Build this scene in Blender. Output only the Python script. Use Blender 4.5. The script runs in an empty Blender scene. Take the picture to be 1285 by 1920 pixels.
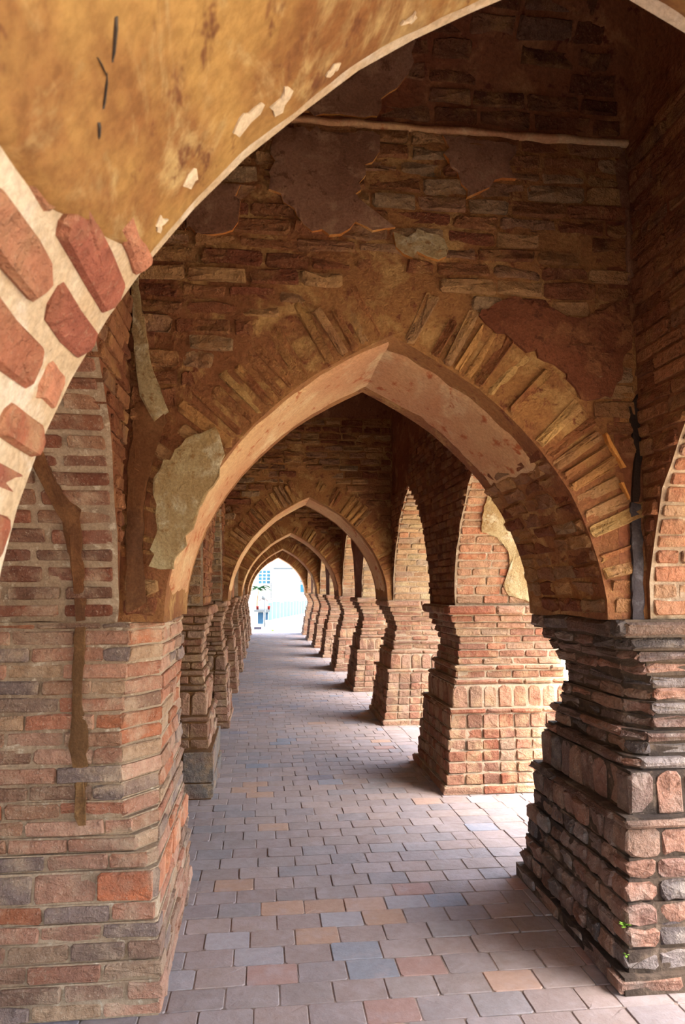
import bpy, math, random
from mathutils import Vector, noise, Matrix

SC = bpy.context.scene
COL = SC.collection
random.seed(7)
R = random.Random(11)

# ------------------------------------------------------------------ camera
FPX = 1330.0
TH = math.atan(145 / FPX)
PS = math.atan(150.5 * math.cos(TH) / FPX)
CAM_H = 1.55
cam = bpy.data.cameras.new('camera')
cam.sensor_fit = 'VERTICAL'; cam.sensor_height = 36.0
cam.lens = FPX / 1920 * 36.0
cam.clip_start = 0.02; cam.clip_end = 500
cam.dof.use_dof = True; cam.dof.focus_distance = 4.5; cam.dof.aperture_fstop = 9.0
camo = bpy.data.objects.new('camera', cam); COL.objects.link(camo)
camo.location = (0, 0, CAM_H)
fwd = Vector((math.sin(PS) * math.cos(TH), math.cos(PS) * math.cos(TH), math.sin(TH)))
camo.rotation_euler = fwd.to_track_quat('-Z', 'Y').to_euler()
SC.camera = camo

# ------------------------------------------------------------------ light
SUN_EL, SUN_AZ = math.radians(62), math.radians(128)     # azimuth clockwise from +Y (corridor direction)
world = bpy.data.worlds.new('sky'); SC.world = world; world.use_nodes = True
wn = world.node_tree.nodes; wl = world.node_tree.links
sky = wn.new('ShaderNodeTexSky'); sky.sky_type = 'NISHITA'; sky.sun_disc = False
sky.sun_elevation = SUN_EL; sky.sun_rotation = SUN_AZ
sky.air_density = 1.3; sky.dust_density = 5.0; sky.ozone_density = 1.0
wl.new(sky.outputs[0], wn['Background'].inputs[0]); wn['Background'].inputs[1].default_value = 0.5
sun = bpy.data.lights.new('sun', 'SUN'); sun.energy = 3.2; sun.angle = math.radians(0.8)
sun.color = (1.0, 0.95, 0.87)
suno = bpy.data.objects.new('sun', sun); COL.objects.link(suno)
sdir = Vector((math.sin(SUN_AZ) * math.cos(SUN_EL), math.cos(SUN_AZ) * math.cos(SUN_EL), math.sin(SUN_EL)))
suno.rotation_euler = sdir.to_track_quat('Z', 'Y').to_euler(); suno.location = sdir * 30
SC.view_settings.view_transform = 'Standard'; SC.view_settings.look = 'None'
SC.view_settings.gamma = 1.0; SC.view_settings.use_curve_mapping = False
SC.view_settings.exposure = 2.2
SC.cycles.max_bounces = 10; SC.cycles.diffuse_bounces = 7
SC.cycles.use_denoising = True

# ------------------------------------------------------------------ materials
def lin(c):
    return tuple(((v / 255) / 12.92 if v / 255 <= 0.04045 else ((v / 255 + 0.055) / 1.055) ** 2.4) for v in c)

class NT:
    def __init__(s, name):
        s.m = bpy.data.materials.new(name); s.m.use_nodes = True
        s.n = s.m.node_tree.nodes; s.l = s.m.node_tree.links
        s.b = s.n['Principled BSDF']; s.b.inputs['Specular IOR Level'].default_value = 0.2
        s.b.inputs['Roughness'].default_value = 0.92
        s.pos = s.n.new('ShaderNodeNewGeometry').outputs['Position']
    def put(s, a, v):
        if hasattr(v, 'is_output'): s.l.new(v, a)
        elif isinstance(v, (tuple, list)): a.default_value = (*v[:3], 1)
        else: a.default_value = v
    def noise(s, scale, detail=4, rough=0.6, vec=None, dist=0.0):
        t = s.n.new('ShaderNodeTexNoise'); s.l.new(vec or s.pos, t.inputs['Vector'])
        t.inputs['Scale'].default_value = scale; t.inputs['Detail'].default_value = detail
        t.inputs['Roughness'].default_value = rough; t.inputs['Distortion'].default_value = dist
        return t.outputs['Fac']
    def stretch(s, v):
        t = s.n.new('ShaderNodeVectorMath'); t.operation = 'MULTIPLY'
        s.l.new(s.pos, t.inputs[0]); t.inputs[1].default_value = v; return t.outputs[0]
    def ramp(s, fac, a, b, lo=0.0, hi=1.0):
        t = s.n.new('ShaderNodeMapRange'); t.interpolation_type = 'SMOOTHSTEP'; s.l.new(fac, t.inputs[0])
        for i, v in enumerate((a, b, lo, hi)): t.inputs[i + 1].default_value = v
        return t.outputs[0]
    def mix(s, fac, a, b, mode='MIX'):
        t = s.n.new('ShaderNodeMix'); t.data_type = 'RGBA'; t.blend_type = mode
        s.put(t.inputs[0], fac); s.put(t.inputs[6], a); s.put(t.inputs[7], b); return t.outputs[2]
    def mul(s, a, b, op='MULTIPLY'):
        t = s.n.new('ShaderNodeMath'); t.operation = op; s.put(t.inputs[0], a); s.put(t.inputs[1], b); return t.outputs[0]
    def tint(s):
        t = s.n.new('ShaderNodeAttribute'); t.attribute_name = 'tint'; return t.outputs['Color']
    def bump(s, hts, dist=0.01, strength=0.7):
        t = s.n.new('ShaderNodeBump'); s.l.new(hts, t.inputs['Height'])
        t.inputs['Distance'].default_value = dist; t.inputs['Strength'].default_value = strength
        s.l.new(t.outputs[0], s.b.inputs['Normal'])
    def color(s, c): s.put(s.b.inputs['Base Color'], c)

def mat_brick(name, dust, dust_amt, spot, spot_amt, bump=0.012, dark=None, dark_amt=0.0, lo=.66):
    t = NT(name)
    n1 = t.noise(26, 5, 0.65); n2 = t.noise(7, 4, 0.6); n3 = t.noise(95, 3, 0.7); n4 = t.noise(2.2, 3, 0.55)
    c = t.mix(t.ramp(n1, 0.25, 0.75), t.mix(1.0, t.tint(), (lo, lo * .96, lo * .94), 'MULTIPLY'), t.tint())
    c = t.mix(t.mul(t.ramp(n2, 0.46, 0.72), dust_amt), c, dust)
    c = t.mix(t.mul(t.ramp(n3, 0.55, 0.72), spot_amt), c, spot)
    if dark: c = t.mix(t.mul(t.ramp(n4, 0.5, 0.66), dark_amt), c, dark)
    t.color(c)
    n5 = t.noise(11, 3, 0.6)
    hh = t.mul(t.mul(t.mul(n1, 0.6), t.mul(n3, 0.25), 'ADD'), t.mul(n5, 0.6), 'ADD')
    t.bump(hh, bump * 2.0, 1.0)
    return t.m

def mat_mix(name, cols, scales=(1.3, 6, 22), bump=0.01, fine=90, stretch=None):
    """earthy surface: several colours in patches of their own shape"""
    t = NT(name)
    v = t.stretch(stretch) if stretch else None
    c = t.mix(t.ramp(t.noise(scales[0], 5, 0.6, v), 0.4, 0.6), cols[0], cols[1])
    if len(cols) > 2: c = t.mix(t.ramp(t.noise(scales[1], 5, 0.65, v, 0.4), 0.5, 0.68), c, cols[2])
    if len(cols) > 3: c = t.mix(t.ramp(t.noise(scales[2], 4, 0.7, v, 0.2), 0.56, 0.68), c, cols[3])
    n = t.noise(fine, 4, 0.7)
    c = t.mix(t.ramp(n, 0.3, 0.7), t.mix(1.0, c, (0.72, 0.70, 0.68), 'MULTIPLY'), c)
    t.color(c)
    t.bump(t.mul(t.mul(t.noise(scales[2], 5, 0.65), 0.8), t.mul(n, 0.3), 'ADD'), bump, 0.8)
    return t.m

def mat_flat(name, c, rough=0.6, amt=0.15):
    t = NT(name); n = t.noise(14, 4)
    t.color(t.mix(t.ramp(n, 0.3, 0.7), tuple(v * (1 - amt) for v in c), c)); t.b.inputs['Roughness'].default_value = rough
    return t.m

M = {}
M['brick_pink'] = mat_brick('brick_salmon', lin((188, 164, 138)), 0.75, lin((204, 188, 166)), 0.45, 0.016, lin((132, 110, 98)), 0.4)
M['brick_dark'] = mat_brick('brick_weathered_dark', lin((150, 140, 130)), 0.55, lin((205, 190, 175)), 0.3, 0.018, lin((64, 56, 50)), 0.5)
M['brick_pier'] = mat_brick('brick_orange_red', lin((176, 148, 113)), 0.7, lin((188, 164, 136)), 0.35, 0.016, lin((141, 97, 72)), .4)
M['brick_arch'] = mat_brick('brick_ochre_brown', lin((164, 124, 78)), 0.7, lin((188, 158, 118)), 0.3, 0.025, lin((126, 78, 52)), 0.5)
M['voussoir'] = mat_brick('brick_voussoir_ochre', lin((172, 134, 80)), 0.85, lin((196, 168, 122)), 0.25, 0.022, lin((132, 88, 56)), 0.5)
M['paver'] = mat_brick('paver_worn_clay', lin((164, 152, 152)), 0.45, lin((186, 170, 162)), 0.12, 0.003, lo=.86)
M['mortar_pale'] = mat_mix('lime_mortar', [lin((184, 164, 140)), lin((164, 142, 118)), lin((146, 126, 106)), lin((200, 186, 164))], bump=0.012)
M['mortar_mud'] = mat_mix('mud_mortar', [lin((126, 90, 56)), lin((108, 79, 52)), lin((144, 110, 72))], bump=0.012)
M['mortar_dark'] = mat_mix('sooty_mortar', [lin((92, 78, 66)), lin((56, 48, 44)), lin((120, 104, 90))], bump=0.015)
M['joint'] = mat_mix('floor_joint_sand', [lin((150, 134, 124)), lin((128, 114, 106))], bump=0.004)
M['arch_core'] = mat_mix('limewashed_ochre_masonry', [lin((158, 114, 70)), lin((136, 90, 58)), lin((182, 146, 94)), lin((120, 72, 48))], (1.1, 4.5, 15), 0.025, 60)
M['plaster_arch'] = mat_mix('smooth_lime_plaster', [lin((206, 172, 128)), lin((192, 146, 108)), lin((212, 188, 148)), lin((172, 104, 66))], (1.0, 3.2, 11), 0.006, 70, (1, .6, 1))
M['plaster_grey'] = mat_mix('grey_lime_plaster', [lin((178, 162, 124)), lin((158, 134, 94)), lin((192, 182, 154)), lin((146, 114, 74))], (4, 9, 20), 0.025)
M['plaster_dark'] = mat_mix('brown_wall_plaster', [lin((146, 110, 88)), lin((126, 90, 70)), lin((158, 126, 100)), lin((112, 76, 56))], (2.5, 8, 22), 0.014)
M['plaster_edge'] = mat_mix('broken_plaster_ochre', [lin((206, 146, 76)), lin((190, 120, 60)), lin((214, 170, 110))], (3, 9, 24), 0.006)
M['soffit_yellow'] = mat_mix('ochre_soffit_plaster', [lin((178, 142, 84)), lin((142, 100, 60)), lin((196, 172, 120)), lin((118, 78, 50))], (4.0, 8, 13.0), 0.008, 45, (1, .5, 1))
M['flake'] = mat_mix('white_lime_flake', [lin((226, 212, 184)), lin((210, 196, 170))], bump=0.006)
M['soffit_core'] = mat_mix('cream_lime_mortar', [lin((216, 206, 184)), lin((198, 178, 148)), lin((222, 214, 198))], (3, 9, 24), .01)
M['char'] = mat_mix('black_scratch', [lin((92, 84, 76)), lin((70, 66, 62))], bump=0.004)
M['stain'] = mat_mix('black_damp_streak', [lin((40, 38, 42)), lin((66, 60, 62)), lin((96, 92, 96))], (4, 9, 25), 0.008)
M['vault'] = mat_mix('vault_brown_masonry', [lin((136, 90, 62)), lin((120, 71, 48)), lin((159, 115, 80)), lin((103, 60, 44))], (1.3, 4.5, 15), 0.02, 55)

def tag(o, label=None, cat=None, group=None, kind=None):
    if label: o['label'] = label
    if cat: o['category'] = cat
    if group: o['group'] = group
    if kind: o['kind'] = kind
    return o

def empty(name, loc):
    o = bpy.data.objects.new(name, None); o.empty_display_size = 0.1
    COL.objects.link(o); o.location = loc; return o

# ------------------------------------------------------------------ mesh builder
class MB:
    def __init__(s): s.v = []; s.f = []; s.t = []; s.sm = []
    def add(s, vs, fs, tint=(1, 1, 1), smooth=True):
        b = len(s.v); s.v.extend(vs); s.t.extend([tint] * len(vs))
        for i, f in enumerate(fs):
            s.f.append([k + b for k in f])
            s.sm.append(smooth[i] if isinstance(smooth, list) else smooth)
    def quadgrid(s, rows, tint=(1, 1, 1), smooth=True, flip=False):
        """rows: list of equal-length lists of points"""
        n = len(rows[0]); vs = [p for r in rows for p in r]; fs = []
        for j in range(len(rows) - 1):
            for i in range(n - 1):
                q = [j * n + i, j * n + i + 1, (j + 1) * n + i + 1, (j + 1) * n + i]
                fs.append(q[::-1] if flip else q)
        s.add(vs, fs, tint, smooth)
    def box(s, lo, hi, tint=(1, 1, 1)):
        (a, b, c), (d, e, f) = lo, hi
        vs = [(a, b, c), (d, b, c), (d, e, c), (a, e, c), (a, b, f), (d, b, f), (d, e, f), (a, e, f)]
        s.add(vs, [(0, 3, 2, 1), (4, 5, 6, 7), (0, 1, 5, 4), (1, 2, 6, 5), (2, 3, 7, 6), (3, 0, 4, 7)], tint, False)
    def build(s, name, mat, parent=None, kind=None, centre=False):
        me = bpy.data.meshes.new(name)
        off = Vector((0, 0, 0))
        if centre:
            off = sum((Vector(p) for p in s.v), Vector()) / len(s.v)
        elif parent is not None:
            off = parent.matrix_world.translation.copy() if parent.parent else parent.location.copy()
        vs = [(p[0] - off[0], p[1] - off[1], p[2] - off[2]) for p in s.v]
        me.from_pydata(vs, [], s.f)
        a = me.color_attributes.new('tint', 'FLOAT_COLOR', 'POINT')
        a.data.foreach_set('color', [x for t in s.t for x in (t[0], t[1], t[2], 1.0)])
        me.polygons.foreach_set('use_smooth', s.sm)
        me.materials.append(M[mat] if isinstance(mat, str) else mat)
        o = bpy.data.objects.new(name, me); COL.objects.link(o)
        if parent is not None:
            o.parent = parent
            o.location = off - parent.location
        else:
            o.location = off
        if kind: o['kind'] = kind
        return o

def brick(fn, w, h, d, back, rnd, bev=0.005, ch=0.008, jit=0.0045, round_top=False):
    """one weathered brick: fn maps (a, b, c) to the world; c points out of the wall"""
    ch = min(ch, 0.3 * h, 0.3 * w); bev = min(bev, 0.35 * h, 0.3 * w)
    W, H = w / 2, h / 2
    k = lambda: rnd.uniform(0.3, 1.4) * ch
    if round_top:
        out = [(-W, -H), (0, -H), (W, -H), (W, H * 0.45), (W * 0.94, H * 0.72), (W * 0.6, H * 0.93), (0, H), (-W * 0.6, H * 0.93), (-W * 0.94, H * 0.72), (-W, H * 0.45)]
    else:
        c1, c2, c3, c4 = k(), k(), k(), k()
        out = [(-W + c1, -H), (rnd.uniform(-.3, .3) * W, -H + rnd.uniform(-1, 1) * jit), (W - c2, -H), (W, -H + c2), (W, H - c3), (W - c3, H),
               (rnd.uniform(-.3, .3) * W, H + rnd.uniform(-1, 1) * jit), (-W + c4, H), (-W, H - c4), (-W, -H + c1)]
    out = [(x + rnd.uniform(-1, 1) * jit * .6, y + rnd.uniform(-1, 1) * jit * .6) for x, y in out]
    tilt = rnd.uniform(-1, 1) * jit; tilt2 = rnd.uniform(-1, 1) * jit
    A = [fn(x, y, -back) for x, y in out]
    B = [fn(x, y, d - bev * rnd.uniform(.8, 1.6)) for x, y in out]
    Cc = [fn(x * (1 - bev / W), y * (1 - bev / H), d + tilt * x / W + tilt2 * y / H + rnd.uniform(-1, .6) * jit) for x, y in out]
    top = fn(rnd.uniform(-.2, .2) * W, 0, d + rnd.uniform(-.8, .8) * jit)
    n = 10; fs = []; sm = []
    for i in range(n):
        j = (i + 1) % n
        fs.append((i, j, n + j, n + i)); sm.append(False)
        fs.append((n + i, n + j, 2 * n + j, 2 * n + i)); sm.append(False)
        fs.append((2 * n + i, 2 * n + j, 3 * n)); sm.append(False)
    return A + B + Cc + [top], fs, sm

class Sink:
    """collects bricks of one thing: the first `cap` become objects, the rest one joined part"""
    def __init__(s, parent, mat, pal, name='brick', cap=300, rnd=None, **kw):
        s.parent, s.mat, s.pal, s.name, s.cap = parent, mat, pal, name, cap
        s.r = rnd or R; s.n = 0; s.mb = MB(); s.kw = kw
    def put(s, fn, w, h, d, back, tint=None, single=True, name=None, mat=None, **kw):
        k = dict(s.kw); k.update(kw)
        v, f, sm = brick(fn, w, h, d, back, s.r, **k)
        if tint is None:
            c = s.r.choice(s.pal); g = s.r.uniform(.82, 1.12); tint = tuple(x * g for x in c)
        if single and s.n < s.cap:
            m = MB(); m.add(v, f, tint, sm); m.build(name or s.name, mat or s.mat, s.parent, centre=True); s.n += 1
        else:
            s.mb.add(v, f, tint, sm)
    def done(s, name='brickwork'):
        if s.mb.v: return s.mb.build(name, s.mat, s.parent, kind='stuff')

def lay(sink, fr, z0, z1, crs, bl, ranges, joint=0.012, d=0.012, back=0.05, dj=0.006, zj=0.15, stack=False, single=True, skip=0.0, **kw):
    """courses from z0 to z1; ranges(z) -> [(u0, u1), ...]; fr(u, z, c) -> world"""
    r = sink.r; z = z0; row = 0
    while z < z1 - crs * 0.4:
        h = crs * r.uniform(1 - zj, 1 + zj)
        for (u0, u1) in ranges(z + h / 2):
            if u1 - u0 < 0.05: continue
            u = u0 - (0 if stack else r.uniform(.1, .6) * bl if row % 2 else 0)
            while u < u1 - 0.01:
                L = bl * r.uniform(.8, 1.2) if not stack else bl
                a, b = max(u, u0), min(u + L, u1)
                if u1 - b < 0.06: b = u1; L = b - u + .001
                if b - a > 0.035 and r.random() >= skip:
                    uc, zc = (a + b) / 2, z + h / 2
                    rot = r.uniform(-.012, .012)
                    fn = lambda x, y, c, uc=uc, zc=zc, rot=rot: fr(uc + x - rot * y, zc + y + rot * x, c)
                    sink.put(fn, b - a - joint, h - joint, d + r.uniform(-1, 1) * dj, back, single=single, **kw)
                u += L
        z += h; row += 1

def nz(p, f, a): return a * noise.noise(Vector(p) * f)

# ------------------------------------------------------------------ dimensions of the gallery
CX = 0.545
PROF = [(.94, 1.42), (.937, 1.50), (.928, 1.58), (.91, 1.67), (.88, 1.77), (.84, 1.87), (.79, 1.97), (.73, 2.065), (.66, 2.16), (.58, 2.25),
        (.49, 2.335), (.395, 2.42), (.30, 2.485), (.20, 2.545), (.10, 2.60), (0, 2.65)]
def hw(z, off=0.0):
    """half width of the opening at height z (arch line offset outwards by off)"""
    pr = OFFP(off)
    if z <= pr[0][1]: return pr[0][0]
    for (a, b), (c, e) in zip(pr, pr[1:]):
        if b <= z <= e: return a + (c - a) * (z - b) / (e - b)
    return 0.0
_off = {}
def OFFP(off):
    if off not in _off:
        out = []
        for i, (x, z) in enumerate(PROF):
            p = PROF[max(i - 1, 0)]; q = PROF[min(i + 1, len(PROF) - 1)]
            tx, tz = q[0] - p[0], q[1] - p[1]; l = math.hypot(tx, tz)
            out.append((max(0, x + off * tz / l), z + off * -tx / l))
        out[-1] = (0, PROF[-1][1] + off * 1.15)
        _off[off] = out
    return _off[off]
SL = [0.0]
for (a, b), (c, e) in zip(PROF, PROF[1:]): SL.append(SL[-1] + math.hypot(c - a, e - b))
HALF = SL[-1]
def along(s):
    """point and outward (into the masonry) normal at arc length s from the springing, right-hand half"""
    s = min(max(s, 0), HALF)
    for i in range(len(SL) - 1):
        if s <= SL[i + 1] + 1e-9:
            t = (s - SL[i]) / (SL[i + 1] - SL[i]); a, b = PROF[i], PROF[i + 1]
            tx, tz = b[0] - a[0], b[1] - a[1]; l = math.hypot(tx, tz)
            return a[0] + tx * t, a[1] + tz * t, tz / l, -tx / l

YN = [2.75 + 2.72 * n for n in range(9)]          # near base line of the piers
TOP = 3.62
ARCHY = [2.95 + 5.44 * k for k in range(5)]
END = ARCHY[-1] + 0.95

def arched_wall(name, centres, u0, u1, top, fr, thick, mat, amp=0.012, nzr=16, nt=6, bottom=1.42, parent=None, usub=0.12, smat=None):
    us = set()
    for c in centres:
        for (d, z) in PROF: us.add(round(c - d, 4)); us.add(round(c + d, 4))
    base = sorted(us | {u0, u1}); out = []
    for a, b in zip(base, base[1:]):
        inside = any(abs((a + b) / 2 - c) < .94 for c in centres)
        k = 1 if inside else max(1, int((b - a) / usub))
        out += [a + (b - a) * i / k for i in range(k)]
    out.append(u1)
    out = [u for u in out if u0 - 1e-6 <= u <= u1 + 1e-6]
    def bz(u):
        for c in centres:
            d = abs(u - c)
            if d < .9399:
                for (x, z), (x2, z2) in zip(PROF, PROF[1:]):
                    if x2 <= d <= x: return z + (z2 - z) * (x - d) / max(x - x2, 1e-6)
        return bottom
    def P(u, z, c):
        p = Vector(fr(u, z, c)); q = nz(p, 5, amp) + nz(p, 17, amp * .5)
        return fr(u, z, c + q)
    mb = MB()
    F = []; B = []
    for j in range(nzr + 1):
        F.append([P(u, bz(u) + (top - bz(u)) * j / nzr, -0.0) for u in out])
        B.append([fr(u, bz(u) + (top - bz(u)) * j / nzr, -thick) for u in out])
    mb.quadgrid(F); mb.quadgrid(B, flip=True)
    S = []
    for k in range(nt + 1):
        row = []
        for i, u in enumerate(out):
            if k == 0: row.append(F[0][i])
            elif k == nt: row.append(B[0][i])
            else:
                p = Vector(fr(u, bz(u), -thick * k / nt)); row.append(fr(u, bz(u) + nz(p, 6, amp * .8), -thick * k / nt))
        S.append(row)
    nb = len(mb.f); mb.quadgrid(S, flip=True); ne = len(mb.f)
    mb.quadgrid([F[-1], B[-1]])
    mb.quadgrid([[r[0] for r in F], [r[0] for r in B]]); mb.quadgrid([[r[-1] for r in F], [r[-1] for r in B]], flip=True)
    o = mb.build(name, mat, parent)
    if smat:
        o.data.materials.append(M[smat])
        for i in range(nb, ne): o.data.polygons[i].material_index = 1
    return o

# ================================================================== SETTING
FX0, FX1 = -3.4, 2.95
# floor bed
mb = MB(); mb.box((FX0, -6.0, -0.25), (FX1, END + .35, -0.004))
floor = mb.build('floor', 'joint'); tag(floor, kind='structure')

PAV = [lin(c) for c in ((151, 139, 137), (155, 141, 136), (149, 138, 135), (147, 138, 138), (157, 142, 137), (150, 136, 132), (144, 138, 139), (154, 143, 141))]
PAVX = [lin(c) for c in ((138, 141, 150), (172, 144, 126), (133, 130, 138), (158, 154, 157), (172, 146, 132), (162, 134, 126))]
fs = Sink(floor, 'paver', PAV, 'paving_brick', cap=300)
cand = []
y = 0.9; row = 0
while y < END + .3:
    dp = 0.150
    x = -2.3 + (0.104 if row % 2 else 0) + R.uniform(-.015, .015)
    while x < 2.9:
        w = 0.207 * R.uniform(.96, 1.04)
        lim = 1.36
        if x < lim and x + w > lim: w = lim - x + .001 if lim - x > .04 else w
        vis = (y > 2.35 and y < 6.6 and -.75 < x + w / 2 < 1.9 * (1 if y > 4 else .72))
        cand.append((0 if vis else 1, y, x, w, dp)); x += w
    y += dp; row += 1
nearset = sorted([c for c in cand if c[0] == 0], key=lambda c: c[1])[:300]
near = set((c[1], c[2]) for c in nearset)
for (v, y, x, w, dp) in sorted(cand, key=lambda c: c[1]):
    hx = R.uniform(-.0012, .0012)
    fn = lambda a, b, c, x=x, y=y, w=w, dp=dp, hx=hx: (x + w / 2 + a, y + dp / 2 + b, c + hx)
    spec = 0.28 if 2.9 < y < 3.6 else 0.08
    c = R.choice(PAVX) if R.random() < spec else R.choice(PAV)
    g = R.uniform(.93, 1.05)
    fs.put(fn, w - .005, dp - .005, 0.0, 0.03, tint=tuple(q * g for q in c), single=(y, x) in near, bev=.0025, ch=.008, jit=.0014)
fs.done('paving')

# ground outside: pale dry earth, with the stone lip of the plinth
M['earth'] = mat_mix('dry_pale_ground', [lin((196, 178, 150)), lin((184, 164, 134)), lin((160, 150, 110))], (.3, 1.2, 5), .02, 30)
M['concrete'] = mat_mix('sunlit_pale_concrete', [lin((208, 204, 196)), lin((196, 190, 182))], (.3, 1, 4), .005, 30)
mb = MB(); mb.box((-60, -40, -1.0), (60, 90, -0.26))
g = mb.build('ground', 'earth'); tag(g, kind='structure')
mb = MB(); mb.box((-14, END + .36, -0.255), (16, 58, -0.05))
g = mb.build('courtyard_slab', 'concrete'); tag(g, kind='structure')

# side walls above the piers, each with its row of arched openings
CEN = [y + 1.96 for y in YN[:-1]]
XR, XL, XR1, XL1 = 1.55, -0.46, 1.67, -0.57
frR = lambda X: (lambda u, z, c: (X - c, u, z))
frL = lambda X: (lambda u, z, c: (X + c, u, z))
WT = 4.75
w_r = arched_wall('wall_right', CEN, 2.95, END, WT, frR(XR), 0.92, 'vault', nzr=20, nt=8, smat='mortar_pale'); tag(w_r, kind='structure')
w_l = arched_wall('wall_left', CEN, 2.95, END, WT, frL(XL), 0.92, 'vault', nzr=20, nt=8, smat='mortar_pale'); tag(w_l, kind='structure')
w_r1 = arched_wall('wall_right', [1.99], 0.2, 2.95, WT, frR(XR1), 0.80, 'vault', nzr=20, nt=8, smat='mortar_pale', usub=.08); tag(w_r1, kind='structure')
w_l1 = arched_wall('wall_left', [1.99], 0.2, 2.95, WT, frL(XL1), 0.80, 'vault', nzr=20, nt=8, smat='mortar_pale', usub=.08); tag(w_l1, kind='structure')
# inner wall of the next gallery, roof over all
mb = MB(); mb.box((-3.3, 0.2, -.01), (-2.9, END, WT)); o = mb.build('wall_inner', 'arch_core'); tag(o, kind='structure')
mb = MB(); mb.box((-3.4, 0.1, WT), (2.9, END + .1, WT + .25)); o = mb.build('roof', 'vault'); tag(o, kind='structure')
mb = MB(); mb.box((-2.9, 0.2, 3.3), (XL - .9, END, 3.4)); o = mb.build('ceiling', 'vault'); tag(o, kind='structure')

mb = MB(); mb.quadgrid([[(2.3, y, 3.45), (2.85, y, 3.22), (3.19, y, 2.92), (3.19, y, 2.84), (2.85, y, 3.10), (2.3, y, 3.3)] for y in (0.2, END)]); 
o = mb.build('roof_eave', 'vault'); tag(o, kind='structure')
mb = MB(); mb.box((-3.4, -3.0, 3.7), (2.9, .2, 3.9)); o = mb.build('roof', 'vault'); tag(o, kind='structure')  # unseen roof added behind the camera to keep sun off the floor there
w_b = arched_wall('wall_back_added', [CX - 2.4, CX], -3.4, 2.5, 3.75, lambda u, z, c: (u, -2.6 - c, z), .6, 'vault', nzr=8, nt=3); tag(w_b, kind='structure')  # invented wall behind the camera, added to dim the nearest arch and left pier
for i, (x0, x1) in enumerate(((-3.4, CX - 2.4 - .94), (CX - 2.4 + .94, CX - .94), (CX + .94, 2.5))):
    mb = MB(); mb.box((x0, -2.6, 0), (x1, -2.0, 1.42)); o = mb.build('wall_back_added', 'mortar_pale'); tag(o, kind='structure')
# cloister vaults over the bays
def vault_pt(x0, x1, y0, y1, x, y):
    t = max(0, min(x - x0, x1 - x, y - y0, y1 - y)); T = (x1 - x0) / 2
    q = 1 - min(t / T, 1)
    return TOP + 0.95 * math.sqrt(max(0, 1 - q * q))
def vault(x0, x1, y0, y1, n=26, m=30):
    mb = MB(); rows = []
    f = lambda t: t - math.sin(2 * math.pi * t) / (2 * math.pi) * .8
    for j in range(m + 1):
        y = y0 + (y1 - y0) * f(j / m); row = []
        for i in range(n + 1):
            x = x0 + (x1 - x0) * f(i / n); p = Vector((x, y, vault_pt(x0, x1, y0, y1, x, y)))
            row.append((p.x, p.y, p.z + nz(p, 5, .014)))
        rows.append(row)
    mb.quadgrid(rows, flip=True)
    o = mb.build('ceiling', 'vault'); tag(o, kind='structure'); return o
v1 = vault(XL1, XR1, 1.1, 2.95)
for k in range(4): vault(XL, XR, ARCHY[k] + .9, ARCHY[k + 1])

# ================================================================== PIERS
PAL = {
 'pink': [lin(c) for c in ((187, 141, 117), (192, 151, 128), (179, 123, 98), (155, 122, 102), (145, 122, 108), (183, 152, 123), (168, 128, 103), (185, 119, 87), (141, 123, 116), (174, 128, 105))],
 'dark': [lin(c) for c in ((148, 114, 101), (134, 112, 103), (122, 104, 99), (161, 122, 104), (103, 94, 93), (143, 132, 128), (158, 128, 111), (116, 91, 81))],
 'orange': [lin(c) for c in ((162, 115, 93), (154, 102, 79), (170, 131, 108), (169, 141, 118), (147, 91, 69), (151, 119, 98), (165, 124, 100), (139, 100, 82))],
 'tan': [lin(c) for c in ((168, 134, 111), (162, 120, 97), (173, 143, 122), (157, 111, 90), (153, 122, 102), (165, 128, 106), (144, 111, 93))],
}
# course: height, inset, kind, brick length
COURSES = [(.065, .000, 'b', .30), (.08, .028, 's', .135), (.08, .036, 's', .135), (.08, .046, 's', .135), (.08, .056, 's', .135), (.075, .066, 's', .135),
           (.11, .074, 's', .135), (.04, .066, 'm', .22), (.17, .105, 't', .115), (.045, .118, 'm', .25), (.06, .150, 'b', .21), (.042, .138, 'm', .25), (.055, .165, 'b', .2),
           (.058, .172, 'b', .22), (.058, .188, 'b', .2), (.055, .180, 'b', .2), (.06, .160, 'b', .2), (.05, .138, 'b', .22), (.057, .112, 'b', .2), (.075, .082, 'm', .28)]
PLAIN = [(.07, 0, 'b', .27)] * 2 + [(.07, .01, 'b', .27)] * 2 + [(.068, .022, 'b', .26)] * 2 + [(.066, .04, 'b', .27)] * 2 + [(.066, .052, 'b', .26)] * 3 + \
        [(.066, .066, 'b', .27)] * 5 + [(.066, .07, 'b', .26)] * 2 + [(.064, .06, 'b', .26)] * 3
RIGHT1 = [c + ((0,) * 9 + (.05, .06, .07, .08, .085, .085, .08, .07, .06, .05, .04))[i:i + 1] for i, c in enumerate(COURSES)]
# nearest left pier: height, inset, kind, length, extra set-back of its corner
LEFT1 = [(.06, 0, 'b', .24, 0), (.066, 0, 'b', .25, 0), (.066, .004, 'b', .24, .0), (.07, .012, 'b', .25, .004), (.062, .014, 'b', .24, .01), (.066, .02, 'b', .26, .018),
         (.115, .024, 'b', .22, .024), (.06, .034, 'b', .24, .04), (.058, .042, 'b', .25, .07), (.062, .05, 'b', .24, .09), (.066, .052, 'b', .25, .115), (.064, .056, 'b', .24, .12),
         (.07, .056, 'b', .26, .13), (.068, .058, 'b', .24, .13), (.064, .06, 'b', .25, .13), (.068, .06, 'b', .24, .13), (.066, .06, 'b', .25, .125), (.064, .06, 'b', .24, .12),
         (.066, .06, 'b', .25, .115), (.064, .06, 'b', .24, .11), (.066, .06, 'b', .25, .11), (.03, .06, 'b', .25, .11)]

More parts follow.
